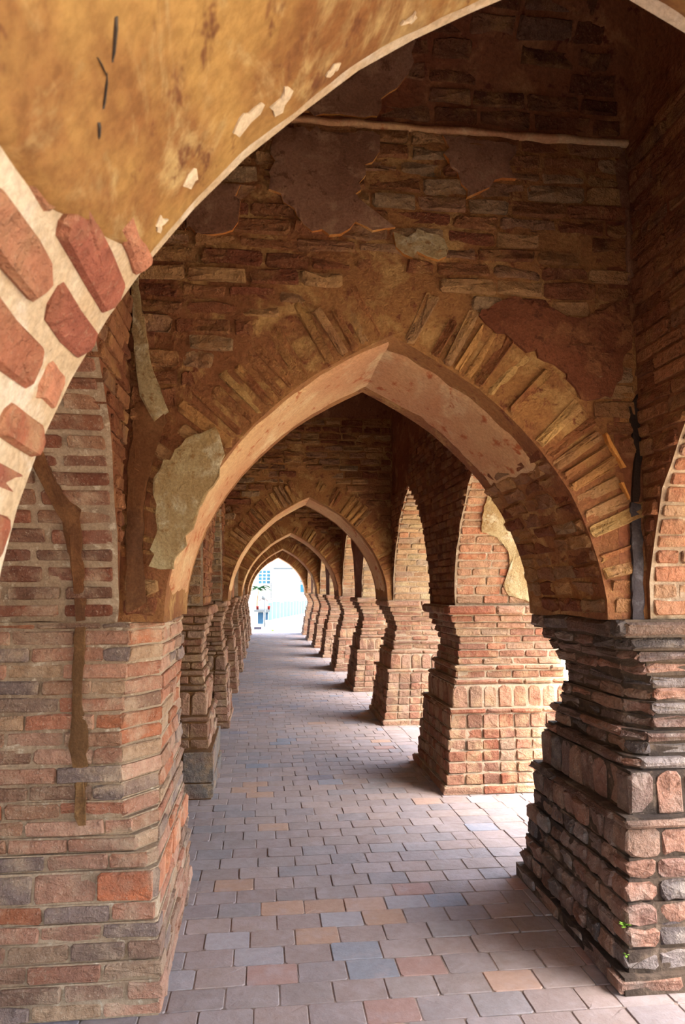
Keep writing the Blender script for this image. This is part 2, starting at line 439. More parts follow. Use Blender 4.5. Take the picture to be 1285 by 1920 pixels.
def pier(side, yn, length, bx, depth, kx, ky, courses, style, mat, mortar, label, group, cap, detail=True, name='brick_pier', jkw=None, tp=0.0, special=None):
    """side +1 right row, -1 left row; bx corridor-side base line, depth across, kx / ky scale the insets"""
    tot = sum(c[0] for c in courses); courses = [(c[0] * 1.4205 / tot,) + tuple(c[1:]) for c in courses]
    root = empty(name, (bx + side * depth / 2, yn + length / 2, 0))
    tag(root, label, 'pier', group)
    rnd = random.Random(int(yn * 97) + (3 if side > 0 else 8))
    sk = Sink(root, mat, PAL[style], 'brick', cap=cap, rnd=rnd)
    notched = len(courses[0]) > 4
    IY = lambda ins, z: ins * ky + tp * z
    core = MB(); z = 0; rings = []
    for cr in courses:
        h, ins = cr[0], cr[1]; ex = max(cr[4], .001) if notched else .001
        iy = IY(ins, z)
        xi, xo = bx + side * (ins * kx + .010), bx + side * (depth - ins * .6)
        for zz in (z, z + h):
            r_ = [(xi + side * ex, yn + iy + .01, zz), (xo, yn + iy + .01, zz), (xo, yn + length - ins * ky - .01, zz), (xi, yn + length - ins * ky - .01, zz), (xi, yn + iy + .01 + ex * 1.4, zz)]
            rings.append(r_)
        z += h
    vs = [p for r in rings for p in r]; fs_ = []
    for j in range(len(rings) - 1):
        for i in range(5):
            k = (i + 1) % 5; fs_.append((j * 5 + i, j * 5 + k, j * 5 + 5 + k, j * 5 + 5 + i))
    nR = len(rings); fs_.append(tuple(range(nR * 5 - 5, nR * 5)))
    core.add(vs, fs_, smooth=False); core.build('mortar_core', mortar, root)
    z = 0
    for ci, cr in enumerate(courses):
        h, ins, kind, bl = cr[:4]; ex = cr[4] if notched else 0
        ix, iy = ins * kx, IY(ins, z)
        Yf, Xf = yn + iy, bx + side * ix
        xa, xb = sorted((Xf + side * ex, bx + side * (depth - ins * .6)))
        nearf = lambda u, zz, c, Yf=Yf: (u, Yf + .010 - c, zz)
        sidef = lambda u, zz, c, Xf=Xf: (Xf + side * .010 - side * c, u, zz)
        cl = math.hypot(ex, ex * 1.4) + 1e-6; dx, dy = -side * ex / cl, ex * 1.4 / cl
        nx_, ny_ = (-side * dy * 1.0, -abs(dx))
        chamf = lambda u, zz, c, Yf=Yf, Xf=Xf, ex=ex, dx=dx, dy=dy, nx_=nx_, ny_=ny_: (Xf + side * (ex + .008) + dx * u + nx_ * c, Yf + .008 + dy * u + ny_ * c, zz)
        kw = dict(jkw or {})
        jt = .010
        if kind == 'm': kw.update(bev=.014, ch=.010)
        if kind == 't': kw.update(round_top=True, bev=.008); jt = .014
        st = kind in 'st'
        off = 0 if st else (ci % 2) * .5
        ycut = Yf + (.10 if ex < .02 else ex * 1.4)
        faces = [(nearf, xa, xb, 0), (sidef, ycut, yn + length - ins * ky, 1)]
        if ex >= .02: faces.append((chamf, 0, cl, 2))
        for f, a, b, face in faces:
            n = max(1, round((b - a) / bl)); L = (b - a) / n
            us = [a + L * (i + (off if 0 < i < n else 0) + (rnd.uniform(-.12, .12) if (0 < i < n and not st) else 0)) for i in range(n + 1)]
            for i in range(n):
                p, q = us[i], us[i + 1]
                if q - p < .03: continue
                uc, zc, rot = (p + q) / 2, z + h / 2, rnd.uniform(-.012, .012)
                corner = face == 0 and ((side > 0 and i == 0) or (side < 0 and i == n - 1))
                w = q - p - jt
                if corner and ex < .02:
                    w = q - p; uc += -side * (.004 + rnd.uniform(-.004, .006))
                elif corner or face == 2: w = q - p + .002
                fn = lambda x, y, c, f=f, uc=uc, zc=zc, rot=rot: f(uc + x, zc + y + rot * x, c)
                dd = .009 + rnd.uniform(-.006, .008) + (.012 if kind == 'm' else 0) + (rnd.choice((0, .010)) if kind == 's' else 0)
                tn = None
                if special and (ci, face, corner) in special: tn = special[(ci, face, corner)]
                sk.put(fn, w, h - (.011 if kind != 't' else .006), dd, .10 if corner and ex < .02 else .03, tint=tn, single=detail, **kw)
        z += h
    sk.done()
    return root

NAMES_R = ['dark weathered brick pier at the right edge, nearest the camera', 'orange brick pier second in the right row, with a sunlit patch', 'third brick pier in the right row, with tall upright tablets and ledges',
           'fourth brick pier in the right row', 'fifth brick pier in the right row', 'sixth brick pier in the right row', 'seventh brick pier in the right row',
           'eighth brick pier in the right row, next to last', 'last brick pier of the right row, beside the bright far opening']
NAMES_L = ['big salmon brick pier filling the lower left, nearest the camera', 'second brick pier in the left row, with a grey stone base block', 'third brick pier in the left row',
           'fourth brick pier in the left row', 'fifth brick pier in the left row', 'sixth brick pier in the left row', 'seventh brick pier in the left row',
           'eighth brick pier in the left row, next to last', 'last brick pier of the left row, beside the bright far opening']
GR, GL = 'piers of the right row', 'piers of the left row'
PR = []; PL = []
for n, yn in enumerate(YN):
    if n == 0:
        PR.append(pier(1, yn, 1.20, 1.39, 1.15, 1.30, 1.1, RIGHT1, 'dark', 'brick_dark', 'mortar_dark', NAMES_R[0], GR, 300, jkw=dict(jit=.009, ch=.016, bev=.009), tp=.05))
        PL.append(pier(-1, yn + .08, 1.12, -0.35, 1.15, 1.0, 1.65, LEFT1, 'pink', 'brick_pink', 'mortar_pale', NAMES_L[0], GL, 300,
                       special={(6, 0, True): lin((214, 122, 78)), (6, 1, False): lin((210, 140, 104))}))
    else:
        sty = 'orange' if n == 1 else 'tan'
        PR.append(pier(1, yn - (.04 if n == 1 else 0), 1.15, 1.39, 1.15, 1.12, 1.1, COURSES, sty, 'brick_pier', 'mortar_pale', NAMES_R[n], GR, 300, detail=n < 4, tp=.055))
        cs = COURSES if n > 1 else [(.11, 0, 'b', .55), (.21, .006, 'b', .55)] + COURSES[5:]
        gs = None if n > 1 else {(c, f, k): lin((124, 116, 110)) for c in (0, 1) for f in (0, 1) for k in (True, False)}
        PL.append(pier(-1, yn + .06, 1.12, -0.35, 1.05, .7, 1.2, cs, 'tan', 'brick_pier', 'mortar_mud', NAMES_L[n], GL, 300, detail=n < 3, tp=.05, special=gs))
# piers under the nearest arch, beside the camera
pier(1, .10, 1.05, 1.50, 1.1, .3, .3, PLAIN, 'pink', 'brick_pink', 'mortar_pale', 'brick pier just outside the right edge under the nearest arch', None, 0, detail=False)
pier(-1, .10, 1.02, -.455, 1.1, 0, .3, PLAIN, 'pink', 'brick_pink', 'mortar_pale', 'brick pier just outside the left edge under the nearest arch', None, 0, detail=False)

# ================================================================== BRICKS OF THE SIDE WALLS
DK = [lin(c) for c in ((155, 103, 72), (139, 87, 60), (168, 116, 81), (125, 78, 56), (148, 108, 81))]
def spandrel(n):
    a, b = CEN[n - 1], CEN[n]
    def rng(z):
        h = hw(z, .0)
        if z > 2.66: return [(a + .05, b - .05)]
        return [(a + h + .012, b - h - .012)]
    return rng
for wall, fr, cap, ns in ((w_r, frR(XR), 300, (1, 2)), (w_l, frL(XL), 260, (1, 2))):
    sk = Sink(wall, 'brick_arch', DK, 'brick', cap=cap, rnd=random.Random(5))
    for n in ns: lay(sk, fr, 1.43, 3.0 if n == 1 else 2.7, .066, .2, spandrel(n), single=True, d=.014, joint=.014)
    # jambs and soffits of the openings, the half that faces the camera
    sk.done()
JB = {'orange': [lin(c) for c in ((182, 127, 98), (174, 114, 85), (187, 144, 114), (174, 137, 109), (180, 132, 103))],
      'cream': [lin(c) for c in ((182, 165, 129), (175, 151, 116), (167, 135, 104), (184, 158, 125), (156, 140, 121), (172, 127, 98))],
      'left1': [lin(c) for c in ((148, 95, 74), (135, 84, 64), (159, 109, 85), (132, 95, 77), (158, 118, 93))], 'r1': [lin(c) for c in ((180, 132, 101), (171, 116, 87), (185, 153, 121), (164, 135, 111), (150, 116, 97))]}
def jamb(wall, cy, X0, X1, pal, mat, single, s1=HALF * .93, course=.07, d=.010, side=1, joint=.014):
    """bricks laid on the far half of the opening's lining; long side runs through the wall"""
    sk = Sink(wall, mat, JB[pal], 'jamb_brick', cap=300, rnd=random.Random(int(cy * 31) + side))
    def fr(u, s, c):
        x, z, nx, nzv = along(s)
        return (u, cy + x - nx * c, z - nzv * c)
    a, b = sorted((X0, X1))
    lay(sk, fr, .01, s1, course, .26, lambda z: [(a + .01, b - .01)], d=d, single=single, joint=joint)
    sk.done('jamb_brickwork')
jamb(w_r1, 1.99, XR1, XR1 + .8, 'r1', 'brick_pier', True)
jamb(w_l1, 1.99, XL1, XL1 - .8, 'left1', 'brick_pink', True, side=-1, course=.076, joint=.024)
for n in range(8):
    jamb(w_r, CEN[n], XR, XR + .9, 'orange' if n == 0 else 'cream', 'brick_pier', n < 2)
    if n < 3: jamb(w_l, CEN[n], XL, XL - .9, 'cream', 'brick_arch', False, side=-1)
# right wall of the nearest bay: bricks and corner
sk = Sink(w_r1, 'brick_arch', DK, 'brick', cap=200, rnd=random.Random(6))
lay(sk, frR(XR1), 1.5, TOP, .072, .24, lambda z: [(1.99 + hw(z) + .01, 2.94)] if z < 2.66 else [(1.5, 2.94)], d=.012, joint=.014)
sk.done()
sk = Sink(w_l1, 'brick_arch', DK, 'brick', cap=200, rnd=random.Random(6))
lay(sk, frL(XL1), 1.5, TOP, .072, .24, lambda z: [(1.99 + hw(z) + .01, 2.94)] if z < 2.66 else [(1.5, 2.94)], d=.012, joint=.014)
sk.done()

# ================================================================== TRANSVERSE ARCHES
AR = [lin(c) for c in ((168, 123, 81), (148, 100, 66), (182, 143, 98), (135, 85, 57), (159, 121, 92), (167, 139, 106), (128, 75, 52))]
VO = [lin(c) for c in ((186, 140, 86), (166, 114, 72), (197, 160, 104), (152, 98, 62), (176, 136, 95))]

def skin(mbname, mat, parent, s0, s1, y0, y1, Yc, t=.012, half=1, seed=0, ns=40, ny=16, rag=.03):
    """plaster coat on the soffit between arc lengths s0..s1 (from the springing), ragged at its edges"""
    top = []; bot = []
    for j in range(ny + 1):
        b = j / ny; rt = []; rb = []
        e0 = (s0(y0 + (y1 - y0) * b) if callable(s0) else s0) + nz((b * 3, seed, 1.3), 1.9, rag * 2.5); e1 = s1 + (nz((b * 3, seed, 7.3), 1.9, rag) if s1 < HALF - .01 else 0)
        for i in range(ns + 1):
            a = i / ns; s = e0 + (e1 - e0) * a
            ya = y0 + nz((s * 4, seed, 2.1), 2.2, rag) + nz((s * 19, seed, 2.1), 1, rag * .5); yb = y1 + nz((s * 4, seed, 9.1), 2.2, rag) + nz((s * 19, seed, 5.1), 1, rag * .5)
            yy = ya + (yb - ya) * b
            x, z, nx, nzv = along(min(s, HALF))
            tt = t + nz((s * 3, yy * 3, seed), 2, .004)
            edge = min(i, j, ny - j, (ns - i) if s1 < HALF - .01 else 9)
            if edge == 0: tt = -.02
            elif edge == 1: tt *= .8
            rt.append((CX + half * (x - nx * tt) if not callable(Yc) else Yc(half * (x - nx * tt)), yy, z - nzv * tt))
        top.append(rt)
    mb = MB(); mb.quadgrid(top, flip=half > 0)
    return mb.build(mbname, mat, parent)

def patch(parent, pts, Y, t, mat, edge, name='plaster_patch', jit=.012, seed=1, frame=None):
    """thin slab of old plaster left on the wall: outline in (x, z), with broken edges"""
    r = random.Random(seed); out = []
    for i, p in enumerate(pts):
        q = pts[(i + 1) % len(pts)]; k = max(1, int(math.hypot(q[0] - p[0], q[1] - p[1]) / .035))
        for a in range(k):
            out.append((p[0] + (q[0] - p[0]) * a / k + r.uniform(-1, 1) * jit, p[1] + (q[1] - p[1]) * a / k + r.uniform(-1, 1) * jit))
    cx = sum(p[0] for p in out) / len(out); cz = sum(p[1] for p in out) / len(out)
    fr = frame or (lambda u, z, c: (u, Y - c, z))
    n = len(out); mb = MB()
    A = [fr(x, z, -.015) for x, z in out]; B = [fr(x, z, t * r.uniform(.75, 1.1)) for x, z in out]
    C = [fr(cx + (x - cx) * .93, cz + (z - cz) * .93, t) for x, z in out]
    D = [fr(cx + (x - cx) * .5, cz + (z - cz) * .5, t + .002) for x, z in out]
    f1 = [(i, (i + 1) % n, n + (i + 1) % n, n + i) for i in range(n)]
    f2 = [(n + i, n + (i + 1) % n, 2 * n + (i + 1) % n, 2 * n + i) for i in range(n)]
    f3 = [(2 * n + i, 2 * n + (i + 1) % n, 3 * n + (i + 1) % n, 3 * n + i) for i in range(n)]
    mb.add(A + B + C + D, f1 + f2 + f3 + [tuple(range(3 * n, 4 * n))], smooth=False)
    o = mb.build(name, mat, parent)
    o.data.materials.append(M[edge])
    for i in range(n): o.data.polygons[i].material_index = 1
    return o

def tarch(k, Y0, label, single_v, single_b, xl, xr, zt=TOP, core='arch_core'):
    root = empty('brick_arch', (CX, Y0 + .45, 1.42)); tag(root, label, 'arch', 'arches across the corridor')
    arched_wall('masonry_core', [CX], xl, xr, zt, lambda u, z, c: (u, Y0 - c, z), .90, core, amp=.014, nzr=26, nt=10, parent=root, usub=.05)
    rnd = random.Random(40 + k)
    sv = Sink(root, 'voussoir', VO, 'voussoir', cap=300, rnd=rnd)
    for half in (-1, 1):
        s = .16
        while s < HALF - .05:
            w = rnd.uniform(.050, .074)
            x, z, nx, nzv = along(s + w / 2); L = rnd.uniform(.21, .30)
            if s > HALF - .25: L *= .9
            if rnd.random() > .13:
                tx, tz = -nzv, nx
                lean = rnd.uniform(-.05, .05)
                def fn(a, b, c, x=x, z=z, nx=nx, nzv=nzv, L=L, half=half, lean=lean):
                    q = b + L / 2 + .012; e = a * (1 + .18 * b / L) + lean * b
                    return (CX + half * (x + nx * q - nzv * e), Y0 - c, z + nzv * q + nx * e)
                sv.put(fn, w - .014, L, .008 + rnd.uniform(-.006, .008), .05, single=single_v, bev=.006, ch=.01, jit=.007)
            s += w
    sv.done('voussoir_ring')
    sb = Sink(root, 'brick_arch', AR, 'brick', cap=290, rnd=rnd)
    def rng(z):
        h = hw(z, .30) if z > 1.62 else hw(z) + .01
        if z > 3.0 or h < .03: return [(xl + .01, xr - .01)]
        return [(xl + .01, CX - h - .015), (CX + h + .015, xr - .01)]
    lay(sb, lambda u, z, c: (u, Y0 - c, z), 1.44, TOP - .02, .080, .235, rng, d=.011, dj=.007, joint=.014, single=single_b, skip=.04, jit=.008, bev=.008, ch=.012)
    sb.done()
    if k == 0:
        ss = Sink(root, 'brick_arch', AR, 'soffit_brick', cap=120, rnd=rnd)
        def frb(u, q, c):
            x, z, nx, nzv = along(q); return (CX + x - nx * c, u, z - nzv * c)
        lay(ss, frb, .02, .80, .072, .21, lambda z: [(Y0 + .01, Y0 + .89)], d=.009, dj=.008, joint=.012, jit=.009, bev=.007, ch=.014)
        ss.done('soffit_brickwork')
    return root

LAB = ['nearest full pointed arch across the corridor, with a plastered underside', 'second pointed arch seen through the nearest full arch', 'third pointed arch down the corridor',
       'fourth pointed arch down the corridor', 'last pointed arch, framing the bright courtyard']
A = []
for k, Y0 in enumerate(ARCHY):
    if k == 0: A.append(tarch(k, Y0, LAB[0], True, True, XL1, XR1))
    else: A.append(tarch(k, Y0, LAB[k], k < 2, k < 2, XL, XR))
for k in range(5):
    Y0 = ARCHY[k]
    skin('plaster_coat', 'plaster_arch', A[k], .10, HALF, Y0 + .04, Y0 + .80, None, half=-1, seed=3 + k)
    skin('plaster_coat', 'plaster_arch', A[k], .72 if k == 0 else .12, HALF, Y0 + .12, Y0 + .80, None, half=1, seed=13 + k)

# ---- the arch over the camera: yellow plastered underside with bricks bared lower down
near = empty('brick_arch', (CX, .65, 1.42)); tag(near, 'blurred foreground arch overhead with ochre plastered underside and bared bricks', 'arch', 'arches across the corridor')
arched_wall('masonry_core', [CX], XL1, XR1, TOP, lambda u, z, c: (u, 1.1 + c, z), .90, 'soffit_core', amp=.004, nzr=10, nt=10, parent=near)
skin('plaster_coat', 'soffit_yellow', near, lambda y: .37 + .27 * y, HALF, .20, 1.112, None, t=.014, half=-1, seed=31, rag=.010)
skin('plaster_coat', 'soffit_yellow', near, .30, HALF, .20, 1.112, None, t=.014, half=1, seed=32, rag=.010)
sk = Sink(near, 'brick_pier', [lin(c) for c in ((186, 120, 94), (170, 104, 80), (160, 98, 80), (196, 136, 108))], 'soffit_brick', cap=200, rnd=random.Random(9))
def frs(u, s, c):
    x, z, nx, nzv = along(s); return (CX - (x - nx * c), u, z - nzv * c)
lay(sk, frs, .02, .70, .076, .23, lambda z: [(.21, 1.098)], d=.008, joint=.026, bev=.006, ch=.016, jit=.003)
sk.done()

# ---- old plaster, ridges, cracks and streaks on the nearest full arch
M['plaster_red'] = mat_mix('reddish_limewash', [lin((130, 80, 54)), lin((116, 68, 46)), lin((152, 106, 70)), lin((104, 62, 44))], (3, 8, 20), .025)
M['mud'] = mat_mix('dark_mud_filling', [lin((112, 74, 46)), lin((98, 66, 44)), lin((128, 90, 58))], (3, 8, 20), .01)
M['crack'] = mat_mix('crack_dark', [lin((58, 44, 36)), lin((44, 34, 30))], bump=.01)
YF = ARCHY[0]
ptc = [
 ([(0.029, 3.56), (0.517, 3.58), (0.505, 3.481), (0.42, 3.387), (0.401, 3.273), (0.467, 3.177), (0.55, 3.128), (0.348, 3.133), (0.266, 3.091), (0.196, 3.087), (0.137, 3.182), (0.025, 3.297)], .026, 'plaster_dark', 'plaster_edge'),
 ([(0.798, 3.58), (1.111, 3.59), (1.106, 3.408), (0.967, 3.335), (0.905, 3.318), (0.809, 3.426)], .024, 'plaster_dark', 'plaster_edge'),
 ([(-0.363, 3.091), (-0.239, 3.062), (-0.126, 3.105), (-0.129, 3.287), (-0.277, 3.277)], .024, 'plaster_dark', 'plaster_edge'),
 ([(-0.424, 2.062), (-0.34, 2.153), (-0.211, 2.223), (-0.16, 2.14), (-0.215, 1.98), (-0.32, 1.74), (-0.36, 1.62), (-0.446, 1.65)], .026, 'plaster_grey', 'plaster_grey'),
 ([(0.93, 2.74), (1.091, 2.839), (1.437, 2.756), (1.644, 2.866), (1.648, 2.665), (1.548, 2.415), (1.40, 2.40), (1.28, 2.55), (1.05, 2.66)], .019, 'plaster_red', 'plaster_red'),
 ([(0.56, 3.10), (0.72, 3.13), (0.80, 3.09), (0.78, 3.01), (0.60, 3.02)], .022, 'plaster_grey', 'plaster_edge'),
]
for i, (pts, t, m, e) in enumerate(ptc): patch(A[0], pts, YF, t, m, e, seed=20 + i, jit=.02)
strips = [
 ([(-0.53, 2.305), (-0.452, 2.353), (-0.401, 2.241), (-0.446, 2.128), (-0.481, 1.885), (-0.486, 1.689), (-0.459, 1.497), (-0.54, 1.45), (-0.55, 1.775), (-0.55, 2.038)], .018, 'mud', 'mud_filling'),
 ([(-0.566, 2.854), (-0.538, 2.856), (-0.468, 2.466), (-0.391, 2.286), (-0.45, 2.24), (-0.514, 2.35), (-0.547, 2.577)], .024, 'plaster_grey', 'plaster_fillet'),
 ([(1.606, 1.935), (1.65, 1.924), (1.655, 1.654), (1.64, 1.42), (1.591, 1.42), (1.602, 1.677)], .017, 'stain', 'damp_streak'),
 ([(1.616, 2.368), (1.668, 2.419), (1.667, 2.127), (1.646, 1.936), (1.611, 1.935), (1.641, 2.151)], .016, 'crack', 'crack_filling'),
 ([(1.498, 2.232), (1.507, 2.236), (1.545, 2.16), (1.585, 2.083), (1.576, 2.078), (1.537, 2.15)], .026, 'plaster_edge', 'mortar_ridge'),
 ([(1.560, 2.018), (1.570, 2.018), (1.602, 1.947), (1.592, 1.945)], .026, 'plaster_edge', 'mortar_ridge'),
 ([(1.60, 3.50), (1.655, 3.58), (1.667, 3.2), (1.667, 2.95), (1.64, 2.95), (1.645, 3.25)], .022, 'plaster_dark', 'plaster_fillet'),
]
for i, (pts, t, m, nm) in enumerate(strips): patch(A[0], pts, YF, t, m, m, name=nm, jit=.005, seed=60 + i)
# plaster ledge where the vault springs
mb = MB(); rows = [[], [], [], []]
for i in range(70):
    x = XL1 + (XR1 - XL1) * i / 69; q = nz((x, 3, 1), 9, .008); d = .014 + .012 * noise.noise(Vector((x * 5, 1, 2))) ; zc = TOP + q
    for j, (dy, dz) in enumerate(((.03, -.022), (-d - .012, -.014), (-d - .010, .010), (.05, .020))): rows[j].append((x, YF + dy, zc + dz))
mb.quadgrid(rows); mb.build('plaster_ledge', 'plaster_arch', A[0])
# bricks of the vault above it
VB = [lin(c) for c in ((122, 84, 60), (110, 70, 50), (134, 98, 74), (100, 62, 46), (126, 96, 78))]
sk = Sink(v1, 'brick_arch', VB, 'vault_brick', cap=200, rnd=random.Random(77))
T1 = (XR1 - XL1) / 2
def frv(u, z, c):
    k = min((z - TOP) / .95, .999); q = math.sqrt(1 - k * k); t = T1 * (1 - q)
    return (u, YF - t - c, z - c * .3)
def rgv(z):
    k = min((z - TOP) / .95, .999); t = T1 * (1 - math.sqrt(1 - k * k)); return [(XL1 + t + .02, XR1 - t - .02)]
lay(sk, frv, TOP + .03, TOP + .80, .085, .24, rgv, d=.008, dj=.006, joint=.016, skip=.1, jit=.008, bev=.008)
sk.done()
patch(v1, [(0.10, 3.65), (0.226, 3.73), (0.58, 3.98), (0.64, 3.98), (0.63, 3.84), (0.50, 3.74), (0.49, 3.65)], YF, .028, 'plaster_dark', 'plaster_edge', seed=91, frame=frv)

# grey plaster left on the near side of the second right pier's arch
def s_of(z):
    for i in range(len(PROF) - 1):
        if PROF[i][1] <= z <= PROF[i + 1][1]: return SL[i] + (SL[i + 1] - SL[i]) * (z - PROF[i][1]) / (PROF[i + 1][1] - PROF[i][1])
    return 0
def frj(u, z, c):
    x, zz, nx, nzv = along(s_of(z)); return (u, CEN[0] + x - nx * c, zz - nzv * c)
patch(w_r, [(1.70, 2.20), (1.72, 2.42), (1.9, 2.46), (2.30, 2.40), (2.35, 1.60), (2.20, 1.45), (2.00, 1.50), (1.95, 1.58), (2.0, 1.72), (1.97, 1.87), (1.87, 1.97), (1.72, 2.02)], 0, .024, 'plaster_grey', 'plaster_edge', seed=95, frame=frj, jit=.008)

# mud joints running down the nearest left pier
def frl(u, z, c):
    x, zz, nx, nzv = along(s_of(z)); return (u, 1.99 + x - nx * c, zz - nzv * c)
patch(w_l1, [(-0.887, 2.092), (-0.841, 2.093), (-0.762, 1.922), (-0.708, 1.858), (-0.704, 1.645), (-0.69, 1.43), (-0.73, 1.43), (-0.738, 1.581), (-0.78, 1.857), (-0.835, 1.942)], 0, .014, 'mud', 'mud', name='mud_joint', seed=96, frame=frl, jit=.006)
def frp(u, z, c): return (u, 2.83 + (.102 if z > .75 else .085 if z > .65 else .05) - c, z)
patch(PL[0], [(-0.69, 1.40), (-0.701, 1.147), (-0.665, 0.985), (-0.668, 0.805), (-0.655, .66), (-0.69, .65), (-0.71, 0.787), (-0.733, 0.946), (-0.733, 1.40)], 0, .010, 'mortar_mud', 'mortar_mud', name='mud_joint', seed=97, frame=frp, jit=.006)

# ---- scratches and flakes on the foreground arch
def patch_s(pts, t, m, nm, seed):
    def fr(u, s, c):
        x, z, nx, nzv = along(s); return (CX - (x - nx * (c + .014)), u, z - nzv * (c + .014))
    patch(near, pts, 0, t, m, m, name=nm, jit=.007 if 'flake' in nm else .002, seed=seed, frame=fr)
for i, (y, s, w, h) in enumerate(((1.03, .80, .05, .035), (1.02, .92, .05, .05), (1.04, .99, .04, .04), (1.06, 1.10, .02, .025), (1.06, 1.26, .02, .03), (.80, 1.15, .012, .016), (1.05, .72, .025, .02))):
    rr = random.Random(300 + i); patch_s([(y - .04 + w / 2 * math.cos(6.283 * q / 11) * rr.uniform(.5, 1.25), s + h / 2 * math.sin(6.283 * q / 11) * rr.uniform(.5, 1.25)) for q in range(11)], .002, 'flake', 'lime_flake', 200 + i)
for i, (y, s, dy, ds) in enumerate(((.64, .735, .04, -.02), (.685, .705, .035, -.02), (.73, .675, .02, -.008), (.66, .70, .03, .004))):
    patch_s([(y, s - .001), (y + dy, s + ds - .002), (y + dy + .003, s + ds + .001), (y + .002, s + .002)], .002, 'char', 'black_scratch', 230 + i)

# ---- small weeds and moss at the foot of the nearest right pier
M['weed'] = mat_flat('weed_green', lin((120, 160, 60)), .6, .3)
M['moss'] = mat_mix('moss', [lin((90, 110, 60)), lin((70, 84, 50))], bump=.01)
def weed(x, y, z, n, sz, label, mat='weed', name='weed'):
    r = random.Random(int(z * 1000) + n); root = empty(name, (x, y, z)); tag(root, label, 'plant', None)
    for i in range(n):
        a = r.uniform(math.pi * .8, math.pi * 1.9); el = r.uniform(.1, 1.1); L = sz * r.uniform(.6, 1.1); w = L * .28
        d = Vector((math.cos(a) * math.cos(el), math.sin(a) * math.cos(el), math.sin(el))); sd = d.cross(Vector((0, 0, 1))).normalized() * w; up = sd.cross(d).normalized() * w * .25
        b = Vector((x, y, z)); m = b + d * L * .5; t = b + d * L - Vector((0, 0, L * .2))
        mb = MB(); mb.add([tuple(b), tuple(m + sd - up), tuple(t), tuple(m - sd - up), tuple(m + up)], [(0, 1, 4), (1, 2, 4), (2, 3, 4), (3, 0, 4)])
        mb.build('leaf', mat, root)
weed(1.432, 2.795, .24, 9, .035, 'small green weed sprouting higher up the corner of the dark right pier')
weed(1.425, 2.79, .135, 6, .022, 'tiny green weed sprouting low on the corner of the dark right pier')

# ================================================================== BEYOND THE CORRIDOR
M['white_wall'] = mat_flat('white_render', (.80, .80, .78), .8, .05)
M['glass_blue'] = mat_flat('blue_window_glass', lin((26, 66, 84)), .25, .1)
M['fence'] = mat_flat('pale_turquoise_sheet', lin((44, 70, 72)), .5, .1)
M['teal'] = mat_flat('teal_painted_metal', lin((8, 44, 66)), .5, .2)
M['red'] = mat_flat('red_clay_pot', lin((110, 26, 22)), .7, .1)
M['metal'] = mat_flat('grey_pole_metal', lin((58, 64, 68)), .5, .1)
M['leaf'] = mat_flat('leaf_green', lin((16, 62, 24)), .6, .3)
M['dark'] = mat_flat('dark_rubber', lin((50, 52, 70)), .6, .1)

# white building across the courtyard
bd = empty('white_building', (2, 60, -.05)); tag(bd, 'white rendered building with blue windows beyond the far opening', 'building')
def bx(name, lo, hi, mat, parent):
    m = MB(); m.box(lo, hi); return m.build(name, mat, parent)
bx('wall', (-12, 60, -.25), (14, 70, 4.6), 'white_wall', bd); bx('roof_slab', (-12.3, 59.5, 4.6), (14.3, 70.3, 4.85), 'white_wall', bd)
bx('cornice', (.9, 59.3, 3.2), (2.6, 60, 3.36), 'metal', bd); bx('string_course', (-12, 59.85, 1.05), (14, 60, 1.2), 'white_wall', bd)
bx('porch_wall', (.78, 59.6, -.25), (3.08, 60, 3.2), 'white_wall', bd)
def window(x0, x1, z0, z1, nx, nzz, yf=59.94):
    wd = bx('window', (x0, yf, z0), (x1, yf + .3, z1), 'white_wall', bd)
    for i in range(nx):
        for j in range(nzz):
            a = x0 + (x1 - x0) * (i + .1) / nx; b = x0 + (x1 - x0) * (i + .9) / nx
            c = z0 + (z1 - z0) * (j + .1) / nzz; d = z0 + (z1 - z0) * (j + .9) / nzz
            m = MB(); m.box((a, yf - .03, c), (b, yf + .01, d)); o = m.build('pane', 'glass_blue'); o.parent = wd; o.location = -wd.parent.location if False else o.location
            o.parent = wd; o.matrix_parent_inverse = Matrix.Translation(-(wd.location + bd.location))
window(-.35, .68, 2.0, 3.15, 3, 4, 59.94); window(3.12, 3.7, 1.2, 2.9, 1, 2, 59.94)
bx('drainpipe', (.68, 59.4, .6), (.76, 59.5, 2.1), 'metal', bd)

# corrugated sheet fence
P0, P1 = Vector((.35, 37.5, 0)), Vector((4.4, 55, 0))
fe = empty('metal_fence', (P0.x, P0.y, -.05)); tag(fe, 'pale turquoise corrugated sheet fence across the courtyard', 'fence')
N = 18; dirv = (P1 - P0).normalized(); side = Vector((dirv.y, -dirv.x, 0))
for i in range(N):
    a = P0 + (P1 - P0) * i / N; b = P0 + (P1 - P0) * (i + .96) / N; k = 6; lo = []; hi = []; lo2 = []; hi2 = []
    tz = .88 + (.02 if i % 3 else -.03) - .14 * i / N
    for j in range(k + 1):
        p = a + (b - a) * j / k + side * (.10 * math.sin(math.pi * j / k)); lo.append((p.x, p.y, -.05)); hi.append((p.x, p.y, tz))
        p = p - side * .02; lo2.append((p.x, p.y, -.05)); hi2.append((p.x, p.y, tz))
    m = MB(); m.quadgrid([lo, hi, hi2, lo2, lo]); m.build('fence_sheet', 'fence', fe)
bx('rail', (P0.x, P0.y + .2, .55), (P0.x + .06, P0.y + .3, .62), 'metal', fe)

